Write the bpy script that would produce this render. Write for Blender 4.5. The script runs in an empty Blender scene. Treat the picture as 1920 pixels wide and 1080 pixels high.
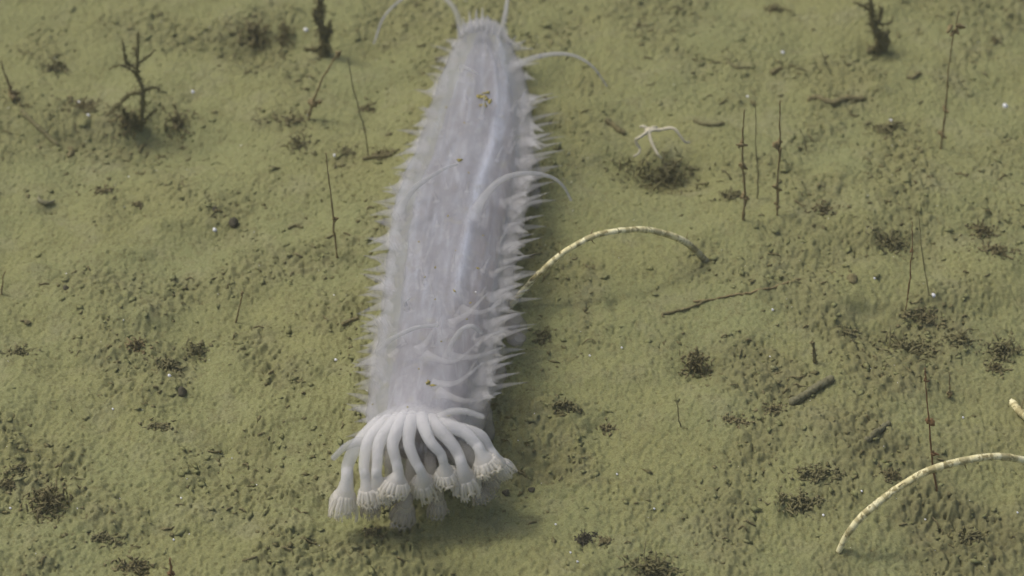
import bpy, math, random
import numpy as np
from mathutils import Vector

# ------------------------------------------------------------------ camera, sky, sun, exposure
D, PITCH, TANH = 1.2, math.radians(38.0), 0.175          # distance to the view centre, tilt, half-width tangent
CAM = np.array([0.0, -D*math.cos(PITCH), D*math.sin(PITCH)])
FWD = np.array([0.0, math.cos(PITCH), -math.sin(PITCH)])
UP = np.array([0.0, math.sin(PITCH), math.cos(PITCH)])
RIGHT = np.array([1.0, 0.0, 0.0])
SUN_ELEV, SUN_FROM = math.radians(60), math.radians(156)  # where the light comes from, ccw from +x

sc = bpy.context.scene
col = sc.collection
cd = bpy.data.cameras.new('camera')
cd.sensor_width = 36.0
cd.lens = 18.0/TANH
cd.clip_start, cd.clip_end = 0.01, 500.0
cd.dof.use_dof = True
cd.dof.focus_distance = 1.12
cd.dof.aperture_fstop = 12.0
cam = bpy.data.objects.new('camera', cd)
cam.location = CAM
cam.rotation_euler = (math.pi/2 - PITCH, 0, 0)
col.objects.link(cam)
sc.camera = cam

w = bpy.data.worlds.new('World')
sc.world = w
w.use_nodes = True
nt = w.node_tree
nt.nodes.clear()
sky = nt.nodes.new('ShaderNodeTexSky')
sky.sky_type = 'NISHITA'
sky.sun_disc = False
sky.sun_elevation = SUN_ELEV
sky.sun_rotation = math.pi/2 - SUN_FROM
sky.air_density = 0.6
sky.dust_density = 5.0
bg = nt.nodes.new('ShaderNodeBackground')
bg.inputs['Strength'].default_value = 0.15
wo = nt.nodes.new('ShaderNodeOutputWorld')
nt.links.new(sky.outputs[0], bg.inputs['Color'])
nt.links.new(bg.outputs[0], wo.inputs['Surface'])

sl = bpy.data.lights.new('sun', 'SUN')
sl.energy = 1.1
sl.angle = math.radians(8.0)
sl.color = (1.0, 0.97, 0.90)
sun = bpy.data.objects.new('sun', sl)
sd = Vector((math.cos(SUN_FROM)*math.cos(SUN_ELEV), math.sin(SUN_FROM)*math.cos(SUN_ELEV), math.sin(SUN_ELEV)))
sun.rotation_euler = sd.to_track_quat('Z', 'Y').to_euler()
sun.location = sd*3
col.objects.link(sun)

vs = sc.view_settings
vs.view_transform = 'Standard'
vs.look = 'None'
vs.exposure = 0.10
vs.gamma = 1.0
vs.use_curve_mapping = False
sc.cycles.use_denoising = True
sc.cycles.adaptive_threshold = .004
sc.cycles.sample_clamp_indirect = 3.0
sc.cycles.max_bounces = 10
sc.cycles.volume_bounces = 6
sc.cycles.transparent_max_bounces = 24

rng = np.random.default_rng(7)
rnd = random.Random(11)

# ------------------------------------------------------------------ helpers: pixels of the photograph to places
def ray(px, py):
    return FWD + RIGHT*((px-960)/960*TANH) + UP*((540-py)/960*TANH)
def at_z(px, py, z):
    d = ray(px, py); t = (z-CAM[2])/d[2]
    return CAM + d*t
def mpp(p):                                               # metres per photograph pixel at a point
    return float(np.dot(np.asarray(p)-CAM, FWD))*TANH/960

# ------------------------------------------------------------------ ground heights (periodic fields, one tile 0.6 m)
N, TILE = 1024, 0.6
fx = np.fft.fftfreq(N, TILE/N)
KX, KY = np.meshgrid(fx, fx)
def field(lo, hi, slope=1.0, anis=1.0):
    k = np.hypot(KX*anis, KY)
    a = np.where((k > 1/hi) & (k < 1/lo), np.maximum(k, 1e-6)**(-slope), 0.0)
    f = np.fft.ifft2(np.fft.fft2(rng.standard_normal((N, N)))*a).real
    return (f-f.mean())/f.std()
soft = lambda f, a, b: np.clip((f-a)/(b-a), 0, 1)**2*(3-2*np.clip((f-a)/(b-a), 0, 1))
F_big = field(.11, .5, 1.5)
F_mid = field(.022, .09, 1.2)
F_lump = field(.0022, .016, 1.0, .6)
F_fine = field(.0012, .0035, .5, .5)
F_pit = field(.0028, .008, .6, .45)
F_pit2 = field(.0015, .0042, .5, .4)
F_patch = field(.03, .2, 1.0)
F_ridge = field(.006, .03, 1.0, .7)
dens = soft(F_patch, -.6, 1.4)                            # where the mud is churned
rough = (0.00019*F_lump + 0.00011*F_fine*(.5+.8*dens) + 0.0008*np.abs(F_ridge)*dens
         - 0.0019*soft(F_pit, 1.4, 2.5)*(.45+.8*dens) - 0.0013*soft(F_pit2, 1.4, 2.6)*(.5+.8*dens)
         + 0.0007*soft(-F_pit, 1.7, 2.6)*dens)
smooth_h = 0.0018*F_big + 0.0008*F_mid

def lookup(F, x, y):
    u = (np.asarray(x)/TILE*N) % N; v = (np.asarray(y)/TILE*N) % N
    i = np.floor(u).astype(int); j = np.floor(v).astype(int)
    a = u-i; b = v-j
    i %= N; j %= N; i2 = (i+1) % N; j2 = (j+1) % N
    return F[j, i]*(1-a)*(1-b)+F[j, i2]*a*(1-b)+F[j2, i]*(1-a)*b+F[j2, i2]*a*b

HOLES = []                                                # (x, y, rx, ry, depth): hollows and (negative) mounds
def hollow(px, py, rx, ry, depth):                        # radii in photograph pixels
    p = at_z(px, py, 0); m = mpp(p)
    HOLES.append((p[0], p[1], rx*m, ry*m/math.sin(PITCH), depth))

for h in [(262, 262, 190, 62, .010), (250, 215, 60, 26, -.003), (1245, 330, 105, 40, .009), (1225, 285, 90, 30, -.002),
          (840, 1078, 120, 36, .012), (500, 85, 120, 30, .008), (700, 95, 70, 26, .004), (640, 300, 60, 16, .002),
          (120, 250, 90, 18, .003), (1015, 640, 40, 50, .004), (1000, 880, 60, 60, .003), (1230, 1085, 90, 34, .006),
          (1650, 95, 40, 20, .004), (1700, 470, 90, 28, .003), (1850, 440, 70, 24, .003), (1740, 600, 120, 50, .003),
          (95, 960, 70, 22, .003), (325, 690, 60, 14, .002), (1500, 740, 60, 22, .0025), (1790, 935, 90, 18, .002),
          (1310, 690, 40, 12, .002), (255, 1068, 60, 14, .002), (560, 235, 60, 14, .002), (90, 383, 24, 10, .002),
          (1520, 800, 240, 90, -.006), (1500, 560, 200, 40, -.004), (300, 560, 260, 60, -.004), (520, 850, 160, 60, .003),
          (1650, 780, 26, 10, .0016), (1040, 760, 46, 16, -.003), (1120, 700, 80, 20, -.002), (1680, 830, 30, 10, .002)]:
    hollow(*h)
_r = random.Random(77)
for _ in range(70):                                       # small mounds and dents all over
    hollow(_r.uniform(-60, 1980), _r.uniform(-40, 1100), _r.uniform(14, 46), _r.uniform(8, 22), _r.choice([-1, -1, 1])*_r.uniform(.0010, .0028))
for i in range(18):                                       # mud pushed up along both sides of the animal
    y = 120+i*42
    hollow(np.interp(y, [60, 250, 500, 850], [850, 775, 695, 650])+_r.uniform(-14, 8), y+_r.uniform(-8, 8)+30, _r.uniform(14, 30), _r.uniform(10, 18), -_r.uniform(.0006, .002))
    hollow(np.interp(y, [60, 250, 500, 850], [975, 1040, 1010, 975])+_r.uniform(-6, 16), y+_r.uniform(-8, 8)+30, _r.uniform(14, 30), _r.uniform(10, 18), -_r.uniform(.0006, .0022))

def near_hollow(x, y):
    k = np.zeros(np.shape(x))
    for hx, hy, rx, ry, d in HOLES:
        if d > .0018: k = np.maximum(k, np.exp(-(((x-hx)/rx)**2+((y-hy)/ry)**2)*1.3))
    return k
def gz(x, y, detail=1.0):
    x = np.asarray(x, float); y = np.asarray(y, float)
    far = np.clip(1-(np.hypot(x, y)-.7)/2.0, 0, 1)
    z = lookup(smooth_h, x, y)*far + detail*lookup(rough, x, y)*far*(.85+.5*np.clip((.02-y)/.14, 0, 1)+.3*np.clip((x-.08)/.12, 0, 1))
    z = z - .10*np.clip(x-.03, 0, .4)*np.clip((.06-y)/.2, 0, 1)        # slope added at the near right so the mud there catches less light
    for hx, hy, rx, ry, d in HOLES:
        q = ((x-hx)/rx)**2+((y-hy)/ry)**2
        z = z - d*np.exp(-q*1.1)
    return z

def g(px, py, dz=0.0):                                    # the place on the bed seen at a pixel
    z = 0.0
    for _ in range(5):
        p = at_z(px, py, z)
        z = float(gz(p[0], p[1], .5))+dz
    return at_z(px, py, z)
def stand(px, py, base):                                  # a place seen at a pixel, in the upright plane through base facing us
    d = ray(px, py); t = (base[1]-CAM[1])/d[1]
    return CAM + d*t
def vplane(px, py, A, B):                                 # a place seen at a pixel, in the upright plane through A and B
    n = np.array([-(B-A)[1], (B-A)[0], 0.0]); d = ray(px, py)
    return CAM + d*(np.dot(A-CAM, n)/np.dot(d, n))

# ------------------------------------------------------------------ materials
def new_mat(name):
    m = bpy.data.materials.new(name); m.use_nodes = True
    t = m.node_tree; t.nodes.clear()
    out = t.nodes.new('ShaderNodeOutputMaterial')
    b = t.nodes.new('ShaderNodeBsdfPrincipled')
    t.links.new(b.outputs[0], out.inputs['Surface'])
    return m, t, b, out
def nd(t, kind, **kw):
    n = t.nodes.new(kind)
    for k, v in kw.items(): setattr(n, k, v)
    return n
def noise(t, scale, detail=4, rough=.55, vec=None, dist=0.0):
    n = nd(t, 'ShaderNodeTexNoise'); n.inputs['Scale'].default_value = scale
    n.inputs['Detail'].default_value = detail; n.inputs['Roughness'].default_value = rough
    n.inputs['Distortion'].default_value = dist
    if vec is not None: t.links.new(vec, n.inputs['Vector'])
    return n.outputs['Fac']
def ramp(t, fac, stops):
    r = nd(t, 'ShaderNodeValToRGB')
    e = r.color_ramp.elements
    while len(e) < len(stops): e.new(.5)
    for el, (p, c) in zip(e, stops):
        el.position = p; el.color = (c, c, c, 1) if isinstance(c, (int, float)) else (*c, 1)
    t.links.new(fac, r.inputs[0])
    return r.outputs[0]
def mix(t, fac, a, b, mode='MIX'):
    m = nd(t, 'ShaderNodeMix', data_type='RGBA', blend_type=mode)
    for sock, v in ((m.inputs[0], fac), (m.inputs[6], a), (m.inputs[7], b)):
        if isinstance(v, bpy.types.NodeSocket): t.links.new(v, sock)
        elif isinstance(v, (int, float)): sock.default_value = v
        else: sock.default_value = (*v, 1)
    return m.outputs[2]
def coord(t):
    return nd(t, 'ShaderNodeTexCoord').outputs['Object']
def geo_pos(t):
    return nd(t, 'ShaderNodeNewGeometry').outputs['Position']
def bump(t, b, height, dist, strength=1.0):
    n = nd(t, 'ShaderNodeBump'); n.inputs['Distance'].default_value = dist; n.inputs['Strength'].default_value = strength
    t.links.new(height, n.inputs['Height']); t.links.new(n.outputs[0], b.inputs['Normal'])

def mud_colour(t, vec, k=1.0):
    c = mix(t, ramp(t, noise(t, 16, 3, .5, vec), [(.36, 0), (.66, 1)]), (.204*k, .207*k, .080*k), (.190*k, .206*k, .086*k))
    c = mix(t, ramp(t, noise(t, 47, 4, .6, vec), [(.52, 0), (.72, 1)]), c, (.226*k, .226*k, .115*k))
    c = mix(t, ramp(t, noise(t, 190, 5, .65, vec), [(.50, 0), (.70, .75)]), c, (.132*k, .124*k, .048*k))
    c = mix(t, ramp(t, noise(t, 1900, 2, .8, vec), [(.42, 0), (.70, .75)]), c, (.29*k, .295*k, .15*k))
    c = mix(t, ramp(t, noise(t, 1500, 2, .8, vec), [(.50, 0), (.72, .65)]), c, (.11*k, .105*k, .040*k))
    c = mix(t, ramp(t, noise(t, 620, 3, .7, vec), [(.56, 0), (.70, .75)]), c, (.10*k, .09*k, .034*k))
    return c

def mat_mud():
    m, t, b, out = new_mat('mud')
    vec = geo_pos(t)
    a = nd(t, 'ShaderNodeAttribute', attribute_name='churned')  # real churn together with painted dimming towards the near right
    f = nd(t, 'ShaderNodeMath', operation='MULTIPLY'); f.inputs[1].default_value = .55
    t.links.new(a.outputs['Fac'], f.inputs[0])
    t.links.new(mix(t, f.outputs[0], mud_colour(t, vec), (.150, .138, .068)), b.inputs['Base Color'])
    b.inputs['Roughness'].default_value = .95
    b.inputs['Specular IOR Level'].default_value = .12
    s = nd(t, 'ShaderNodeMath', operation='MULTIPLY_ADD')
    t.links.new(noise(t, 1300, 3, .7, vec), s.inputs[0]); s.inputs[1].default_value = .45
    t.links.new(noise(t, 420, 4, .65, vec), s.inputs[2])
    bump(t, b, s.outputs[0], .0005, .5)
    return m

def mat_simple(name, c1, c2, scale=400, rough=.9, spec=.15, dist=.0004, lo=.35, hi=.68):
    m, t, b, out = new_mat(name)
    vec = coord(t)
    t.links.new(mix(t, ramp(t, noise(t, scale, 4, .65, vec), [(lo, 0), (hi, 1)]), c1, c2), b.inputs['Base Color'])
    b.inputs['Roughness'].default_value = rough
    b.inputs['Specular IOR Level'].default_value = spec
    bump(t, b, noise(t, scale*2.2, 3, .7, vec), dist, .8)
    return m

def mat_cream():
    m, t, b, out = new_mat('cream_stalk')
    vec = coord(t)
    c = mix(t, ramp(t, noise(t, 150, 2, .5, vec), [(.4, 0), (.6, 1)]), (.86, .82, .50), (.72, .66, .35))
    c = mix(t, ramp(t, noise(t, 330, 4, .7, vec, .8), [(.53, 0), (.59, .9)]), c, (.25, .21, .085))
    c = mix(t, ramp(t, noise(t, 60, 2, .5, vec), [(.60, 0), (.74, .6)]), c, (.30, .27, .13))
    at = nd(t, 'ShaderNodeAttribute', attribute_name='soil')
    al = nd(t, 'ShaderNodeAttribute', attribute_name='along')
    nb = nd(t, 'ShaderNodeTexNoise', noise_dimensions='1D'); nb.inputs['Scale'].default_value = 230; nb.inputs['Detail'].default_value = 3
    t.links.new(al.outputs['Fac'], nb.inputs['W'])
    c = mix(t, ramp(t, nb.outputs['Fac'], [(.48, 0), (.58, .75)]), c, (.30, .26, .11))
    c = mix(t, at.outputs['Fac'], c, (.11, .092, .042))
    t.links.new(c, b.inputs['Base Color'])
    b.inputs['Roughness'].default_value = .62
    b.inputs['Specular IOR Level'].default_value = .3
    bump(t, b, noise(t, 700, 4, .7, vec), .0005, .8)
    return m

def mat_flesh(name, base, tint, alpha=0.0, radius=.004, front=None, use_attr=False, rough=.5, grain=.5, alpha0=.06, streak=0, gel=0, gelcol=(.91, .895, .87), sss=.75):
    """watery lilac flesh: scattering inside, a little of what lies behind showing through"""
    m, t, b, out = new_mat(name)
    vec = geo_pos(t)
    mp = nd(t, 'ShaderNodeMapping'); mp.inputs['Scale'].default_value = (1.0, .22, .6); t.links.new(vec, mp.inputs['Vector'])
    c = mix(t, ramp(t, noise(t, 150, 5, .65, mp.outputs[0], .6), [(.34, 0), (.66, 1)]), base, tint)
    if use_attr:
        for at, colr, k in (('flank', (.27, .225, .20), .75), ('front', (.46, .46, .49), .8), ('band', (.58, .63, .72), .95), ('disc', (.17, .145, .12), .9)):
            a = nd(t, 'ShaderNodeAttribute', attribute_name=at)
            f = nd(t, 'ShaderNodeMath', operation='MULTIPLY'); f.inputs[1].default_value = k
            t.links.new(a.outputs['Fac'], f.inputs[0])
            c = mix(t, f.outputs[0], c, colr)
    else:
        a = nd(t, 'ShaderNodeAttribute', attribute_name='tip')
        c = mix(t, a.outputs['Fac'], c, front or base)
    c = mix(t, ramp(t, noise(t, 1500, 2, .6, vec), [(.5, 0), (.72, grain)]), c, tuple(min(.8, v*1.35) for v in base))
    c = mix(t, ramp(t, noise(t, 420, 4, .7, vec), [(.58, 0), (.76, .5*grain+.1)]), c, tuple(v*.72 for v in base))
    if streak == 2:                                       # mottled skin
        c = mix(t, ramp(t, noise(t, 95, 4, .7, vec, .4), [(.48, 0), (.66, .7)]), c, (.235, .205, .205))
        c = mix(t, ramp(t, noise(t, 130, 4, .7, vec, .8), [(.52, 0), (.68, .7)]), c, (.42, .44, .475))
        c = mix(t, ramp(t, noise(t, 210, 3, .6, vec, .2), [(.60, 0), (.70, .7)]), c, (.38, .36, .17))
    if streak == 1:
        c = mix(t, ramp(t, noise(t, 420, 3, .6, mp.outputs[0], .3), [(.42, 0), (.62, .55)]), c, (.20, .185, .18))
        c = mix(t, ramp(t, noise(t, 240, 3, .6, mp.outputs[0], 1.0), [(.52, 0), (.68, .6)]), c, (.50, .51, .52))
        c = mix(t, ramp(t, noise(t, 120, 4, .7, vec, .3), [(.60, 0), (.72, .5)]), c, (.36, .34, .22))
    t.links.new(c, b.inputs['Base Color'])
    b.inputs['Subsurface Weight'].default_value = sss
    b.inputs['Subsurface Radius'].default_value = (1.0, .9, .95)
    b.inputs['Subsurface Scale'].default_value = radius
    b.inputs['Roughness'].default_value = rough
    b.inputs['Specular IOR Level'].default_value = .22
    bump(t, b, noise(t, 520, 4, .65, vec), .0006, .55)
    if alpha > 0 or alpha0 > .1:
        tr = nd(t, 'ShaderNodeBsdfTransparent'); tr.inputs['Color'].default_value = (.99, .99, .99, 1)
        ms = nd(t, 'ShaderNodeMixShader')
        a = nd(t, 'ShaderNodeAttribute', attribute_name='thin')
        f = nd(t, 'ShaderNodeMath', operation='MULTIPLY_ADD')
        f.inputs[1].default_value = alpha; f.inputs[2].default_value = alpha0
        t.links.new(a.outputs['Fac'], f.inputs[0])
        t.links.new(f.outputs[0], ms.inputs[0])
        t.links.new(b.outputs[0], ms.inputs[1]); t.links.new(tr.outputs[0], ms.inputs[2])
        t.links.new(ms.outputs[0], out.inputs['Surface'])
    if gel:
        v = nd(t, 'ShaderNodeVolumeScatter'); v.inputs['Color'].default_value = (*gelcol, 1)
        v.inputs['Density'].default_value = gel; v.inputs['Anisotropy'].default_value = .2
        t.links.new(v.outputs[0], out.inputs['Volume'])
    return m

M = {}
M['mud'] = mat_mud()
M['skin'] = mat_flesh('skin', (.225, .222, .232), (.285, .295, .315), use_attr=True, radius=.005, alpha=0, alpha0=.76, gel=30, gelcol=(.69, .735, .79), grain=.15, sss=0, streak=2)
M['core'] = mat_flesh('core', (.20, .190, .19), (.30, .305, .325), use_attr=True, radius=.006, grain=.9, streak=1, alpha0=.12, sss=0)
M['papilla'] = mat_flesh('papilla', (.29, .28, .272), (.35, .345, .338), alpha=.18, alpha0=.80, front=(.52, .52, .51), radius=.003, gel=165, sss=0)
M['whip'] = mat_flesh('whip', (.38, .38, .37), (.44, .445, .43), alpha=.34, alpha0=.52, front=(.54, .55, .54), radius=.003, gel=170, sss=0)
M['tentacle'] = mat_flesh('tentacle', (.74, .74, .725), (.82, .82, .80), alpha=.36, alpha0=.6, front=(.78, .73, .58), radius=.004, gel=135, gelcol=(.985, .98, .965), sss=0, rough=.42, grain=.7)
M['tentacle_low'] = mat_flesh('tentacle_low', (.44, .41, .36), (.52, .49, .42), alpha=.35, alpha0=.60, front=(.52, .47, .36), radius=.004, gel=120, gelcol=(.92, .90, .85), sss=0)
M['foot'] = mat_flesh('foot', (.24, .215, .205), (.28, .255, .245), alpha=.3, alpha0=.6, front=(.28, .26, .26), radius=.004, gel=60, gelcol=(.86, .83, .80), sss=0)
M['cream'] = mat_cream()
M['debris'] = mat_simple('debris', (.155, .135, .064), (.235, .212, .104), 700, dist=.0008)
M['debris_mid'] = mat_simple('debris_mid', (.145, .132, .058), (.205, .192, .088), 700, dist=.0008)
M['debris_pale'] = mat_simple('debris_pale', (.15, .138, .063), (.225, .212, .105), 600, dist=.0008)
M['brown'] = mat_simple('brown_stalk', (.19, .15, .07), (.25, .205, .10), 500)
M['rust'] = mat_simple('rust_stalk', (.17, .095, .045), (.22, .145, .07), 500)
M['faint'] = mat_simple('faint_stalk', (.215, .195, .09), (.255, .235, .12), 500)
M['star'] = mat_simple('star_flesh', (.58, .55, .41), (.48, .44, .31), 900, rough=.6, dist=.0003)
M['white'] = mat_simple('white_shell', (.82, .83, .82), (.72, .74, .74), 900, rough=.35, spec=.5, dist=.0002)
M['stone'] = mat_simple('dark_stone', (.06, .055, .036), (.10, .093, .060), 500)
M['rod'] = mat_simple('mud_rod', (.145, .138, .075), (.21, .205, .12), 420, dist=.0008)
M['yellow'] = mat_simple('yellow_grain', (.38, .33, .09), (.28, .24, .09), 900)

# ------------------------------------------------------------------ objects
ORG = {}
def tag(o, label, cat, group=None):
    o['label'] = label; o['category'] = cat
    if group: o['group'] = group
    return o
def thing(name, loc, label, cat, group=None):
    o = bpy.data.objects.new(name, None)
    o.empty_display_size = .01
    o.location = loc
    col.objects.link(o)
    ORG[o.name] = np.array(loc, float)
    return tag(o, label, cat, group)
def mesh_obj(name, V, F, mat, parent=None, origin=None, attrs=None, smooth=True):
    V = np.asarray(V, float)
    if parent is not None: org = ORG[parent.name]
    else: org = np.array(origin if origin is not None else V[np.argmin(V[:, 2])], float)
    me = bpy.data.meshes.new(name)
    me.from_pydata((V-org).tolist(), [], F)
    me.materials.append(mat)
    if smooth: me.polygons.foreach_set('use_smooth', np.ones(len(me.polygons), bool))
    for k, v in (attrs or {}).items():
        a = me.attributes.new(k, 'FLOAT', 'POINT'); a.data.foreach_set('value', np.asarray(v, np.float32))
    me.update()
    o = bpy.data.objects.new(name, me)
    if parent is not None: o.parent = parent
    else: o.location = org
    ORG[o.name] = org
    col.objects.link(o)
    return o

def spline(P, n):
    """Catmull-Rom through P, n samples, even in chord length"""
    P = np.asarray(P, float)
    if len(P) == 2:
        u = np.linspace(0, 1, n)[:, None]; return P[0]*(1-u)+P[1]*u
    d = np.r_[0, np.cumsum(np.linalg.norm(np.diff(P[:, :3], axis=0), axis=1)+1e-9)]
    Q = np.vstack([2*P[0]-P[1], P, 2*P[-1]-P[-2]])
    out = []
    for s in np.linspace(0, d[-1], n):
        i = min(max(np.searchsorted(d, s, side='right')-1, 0), len(P)-2)
        u = (s-d[i])/(d[i+1]-d[i])
        p0, p1, p2, p3 = Q[i], Q[i+1], Q[i+2], Q[i+3]
        out.append(.5*(2*p1+(p2-p0)*u+(2*p0-5*p1+4*p2-p3)*u*u+(3*p1-p0-3*p2+p3)*u**3))
    return np.array(out)

def tube(P, R, sides=8, wob=0.0, seed=0, flat=1.0):
    """tube with rounded ends round a path; returns V, F, u (0..1 along)"""
    P = np.asarray(P, float); R = np.asarray(R, float)*np.ones(len(P))
    n = len(P); r_ = np.random.default_rng(seed)
    T = np.gradient(P, axis=0); T /= np.linalg.norm(T, axis=1)[:, None]+1e-12
    a = np.array([0, 0, 1.0]) if abs(T[0][2]) < .9 else np.array([1.0, 0, 0])
    V = [P[0]-T[0]*R[0]*.5]; U = [0.0]; F = []
    for i in range(n):
        x = a-T[i]*np.dot(a, T[i]); x /= np.linalg.norm(x)+1e-12; a = x
        y = np.cross(T[i], x)
        for k in range(sides):
            th = 2*math.pi*k/sides
            rr = R[i]*(1+wob*r_.standard_normal())
            V.append(P[i]+x*math.cos(th)*rr*flat+y*math.sin(th)*rr); U.append(i/(n-1))
    V.append(P[-1]+T[-1]*R[-1]*.6); U.append(1.0)
    e = len(V)-1
    for k in range(sides):
        k2 = (k+1) % sides
        F.append((0, 1+k2, 1+k))
        for i in range(n-1):
            q = 1+i*sides
            F.append((q+k, q+k2, q+sides+k2, q+sides+k))
        q = 1+(n-1)*sides
        F.append((q+k, q+k2, e))
    return np.array(V), F, np.array(U)

class Bag:
    def __init__(s): s.V = []; s.F = []; s.U = []; s.n = 0
    def add(s, V, F, U=None):
        s.V.append(np.asarray(V)); s.F += [tuple(i+s.n for i in f) for f in F]
        s.U.append(np.zeros(len(V)) if U is None else U); s.n += len(V)
    def out(s): return np.vstack(s.V), s.F, np.concatenate(s.U)

# ------------------------------------------------------------------ the seabed: one sheet, fine in view, coarser out to the far distance
def axis(lo, hi, step, far):
    c = list(np.arange(lo, hi+step/2, step)); s = step; a = [hi]; 
    while a[-1] < far: s *= 1.13; a.append(a[-1]+s)
    s = step; b = [lo]
    while b[-1] > -far: s *= 1.13; b.append(b[-1]-s)
    return np.array(b[1:][::-1]+c+a[1:])
def ground():
    xs = axis(-.285, .285, .00052, 120); ys = axis(-.195, .255, .0006, 120)
    X, Y = np.meshgrid(xs, ys)
    Z = gz(X, Y)
    nx, ny = len(xs), len(ys)
    V = np.stack([X, Y, Z], -1).reshape(-1, 3).astype(np.float32)
    i = (np.arange(ny-1)[:, None]*nx+np.arange(nx-1)[None]).ravel()
    L = np.stack([i, i+1, i+nx+1, i+nx], 1).astype(np.int32).ravel()
    me = bpy.data.meshes.new('ground')
    me.vertices.add(len(V)); me.vertices.foreach_set('co', V.ravel())
    me.loops.add(len(L)); me.loops.foreach_set('vertex_index', L)
    me.polygons.add(len(i)); me.polygons.foreach_set('loop_start', np.arange(0, len(L), 4, dtype=np.int32))
    me.update(calc_edges=True)
    me.polygons.foreach_set('use_smooth', np.ones(len(i), bool))
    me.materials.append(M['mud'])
    churn_falloff = np.clip(.55*lookup(dens, X, Y)+.75*soft(X+.35*lookup(F_patch, X, Y)*.1, .02, .22)*soft(-Y, -.06, .12)-.1+.6*near_hollow(X, Y)*soft(lookup(F_ridge, X, Y), -1.2, 1.2), 0, 1)  # churned mud, plus light falloff painted at near right; browner in hollows
    a = me.attributes.new('churned', 'FLOAT', 'POINT'); a.data.foreach_set('value', churn_falloff.astype(np.float32).ravel())
    o = bpy.data.objects.new('ground', me); o['kind'] = 'structure'
    o['label'] = 'olive green muddy seabed with small pits and crumbs'
    col.objects.link(o)
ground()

def crumb_shape(c, r, rs):                                # a lumpy six-cornered crumb
    s = r*(.6+.8*rs.random(6)); d = np.array([(1, 0, 0), (-1, 0, 0), (0, 1, 0), (0, -1, 0), (0, 0, 1), (0, 0, -1.)])
    a = rs.random()*6.28; ca, sa = math.cos(a), math.sin(a)
    st = np.array([1.0+1.3*rs.random(), 1.0, .55])
    v = d*s[:, None]*st+rs.normal(0, r*.15, (6, 3))
    v = np.stack([v[:, 0]*ca-v[:, 1]*sa, v[:, 0]*sa+v[:, 1]*ca, v[:, 2]], 1)
    return v+c, [(0, 2, 4), (2, 1, 4), (1, 3, 4), (3, 0, 4), (2, 0, 5), (1, 2, 5), (3, 1, 5), (0, 3, 5)]
def scatter(name, n, mat, rlo, rhi, label, seed, pw=2.2, sink=.15):
    rs = np.random.default_rng(seed); b = Bag(); k = 0
    while k < n:
        x = rs.uniform(-.3, .3); y = rs.uniform(-.2, .28)
        if rs.random() > max(.05+.75*float(lookup(dens, x, y)), float(near_hollow(x, y))): continue
        r = rlo+(rhi-rlo)*rs.random()**pw
        b.add(*crumb_shape(np.array([x, y, float(gz(x, y))+r*sink]), r, rs)); k += 1
    V, F, U = b.out()
    o = mesh_obj(name, V, F, mat, origin=(0, 0, 0), smooth=True)
    o['kind'] = 'stuff'; o['label'] = label; o['category'] = 'sediment'
scatter('dark_crumbs', 3000, M['debris_mid'], .0003, .0012, 'tiny dark crumbs scattered over the olive mud', 3, 3)
scatter('mud_crumbs', 4200, M['mud'], .0004, .0015, 'small mud coloured crumbs strewn over the seabed', 4, 2.5)
scatter('pale_crumbs', 260, M['white'], .00015, .00034, 'scattered glinting pale grains in the mud', 5, 3, .6)
def fibres():
    rs = np.random.default_rng(21); b = Bag(); k = 0
    while k < 420:
        x = rs.uniform(-.3, .3); y = rs.uniform(-.2, .28)
        if rs.random() > .08+.92*float(lookup(dens, x, y)): continue
        L = .0018+.0045*rs.random()**2; a = rs.normal(0, .7); c = rs.normal(0, .5)
        u = np.linspace(-.5, .5, 5)
        xs = x+L*u*math.cos(a)-c*L*u*u*math.sin(a); ys = y+L*u*math.sin(a)+c*L*u*u*math.cos(a)
        P = np.stack([xs, ys, gz(xs, ys)+.0003+rs.random()*.0008*(1-4*u*u)], 1)
        V, F, U = tube(P, (.00022+.00028*rs.random())*np.array([.6, 1, 1, .9, .5]), 5, .2, k)
        b.add(V, F); k += 1
    V, F, U = b.out()
    o = mesh_obj('dark_fibres', V, F, M['debris'], origin=(0, 0, 0)); o['kind'] = 'stuff'
    o['label'] = 'short dark fibres of debris littering the mud'; o['category'] = 'sediment'
fibres()

# ------------------------------------------------------------------ the sea cucumber
# stations down the body: photograph row, left and right outline, axis height, half height
ST = [(50, 888, 926, .013, .005), (62, 868, 942, .0135, .0085), (80, 857, 954, .0145, .0105), (100, 850, 962, .0155, .0125), (150, 827, 985, .0175, .0155),
      (200, 808, 997, .0185, .0170), (250, 793, 1000, .0190, .0175), (300, 776, 999, .0195, .018),
      (350, 755, 993, .020, .0185), (400, 740, 984, .0205, .019), (450, 730, 974, .0205, .019), (500, 723, 965, .0205, .019),
      (550, 717, 957, .0205, .019), (600, 713, 948, .0205, .019), (650, 706, 938, .0205, .019), (700, 697, 928, .021, .019),
      (745, 691, 918, .0215, .019), (785, 688, 908, .022, .0185), (820, 693, 900, .022, .0175), (845, 712, 886, .0215, .015), (862, 740, 866, .0205, .011), (870, 772, 836, .020, .005)]
rows = np.array([s[0] for s in ST], float)
AX, HW, HH = [], [], []
for py, l, r, zc, hh in ST:
    p = at_z((l+r)/2, py, zc); AX.append(p); HW.append((r-l)/2*mpp(p)); HH.append(hh)
AX = np.array(AX); HW = np.array(HW); HH = np.array(HH)
def st(py):
    return (np.array([np.interp(py, rows, AX[:, k]) for k in range(3)]), float(np.interp(py, rows, HW)), float(np.interp(py, rows, HH)))
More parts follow.
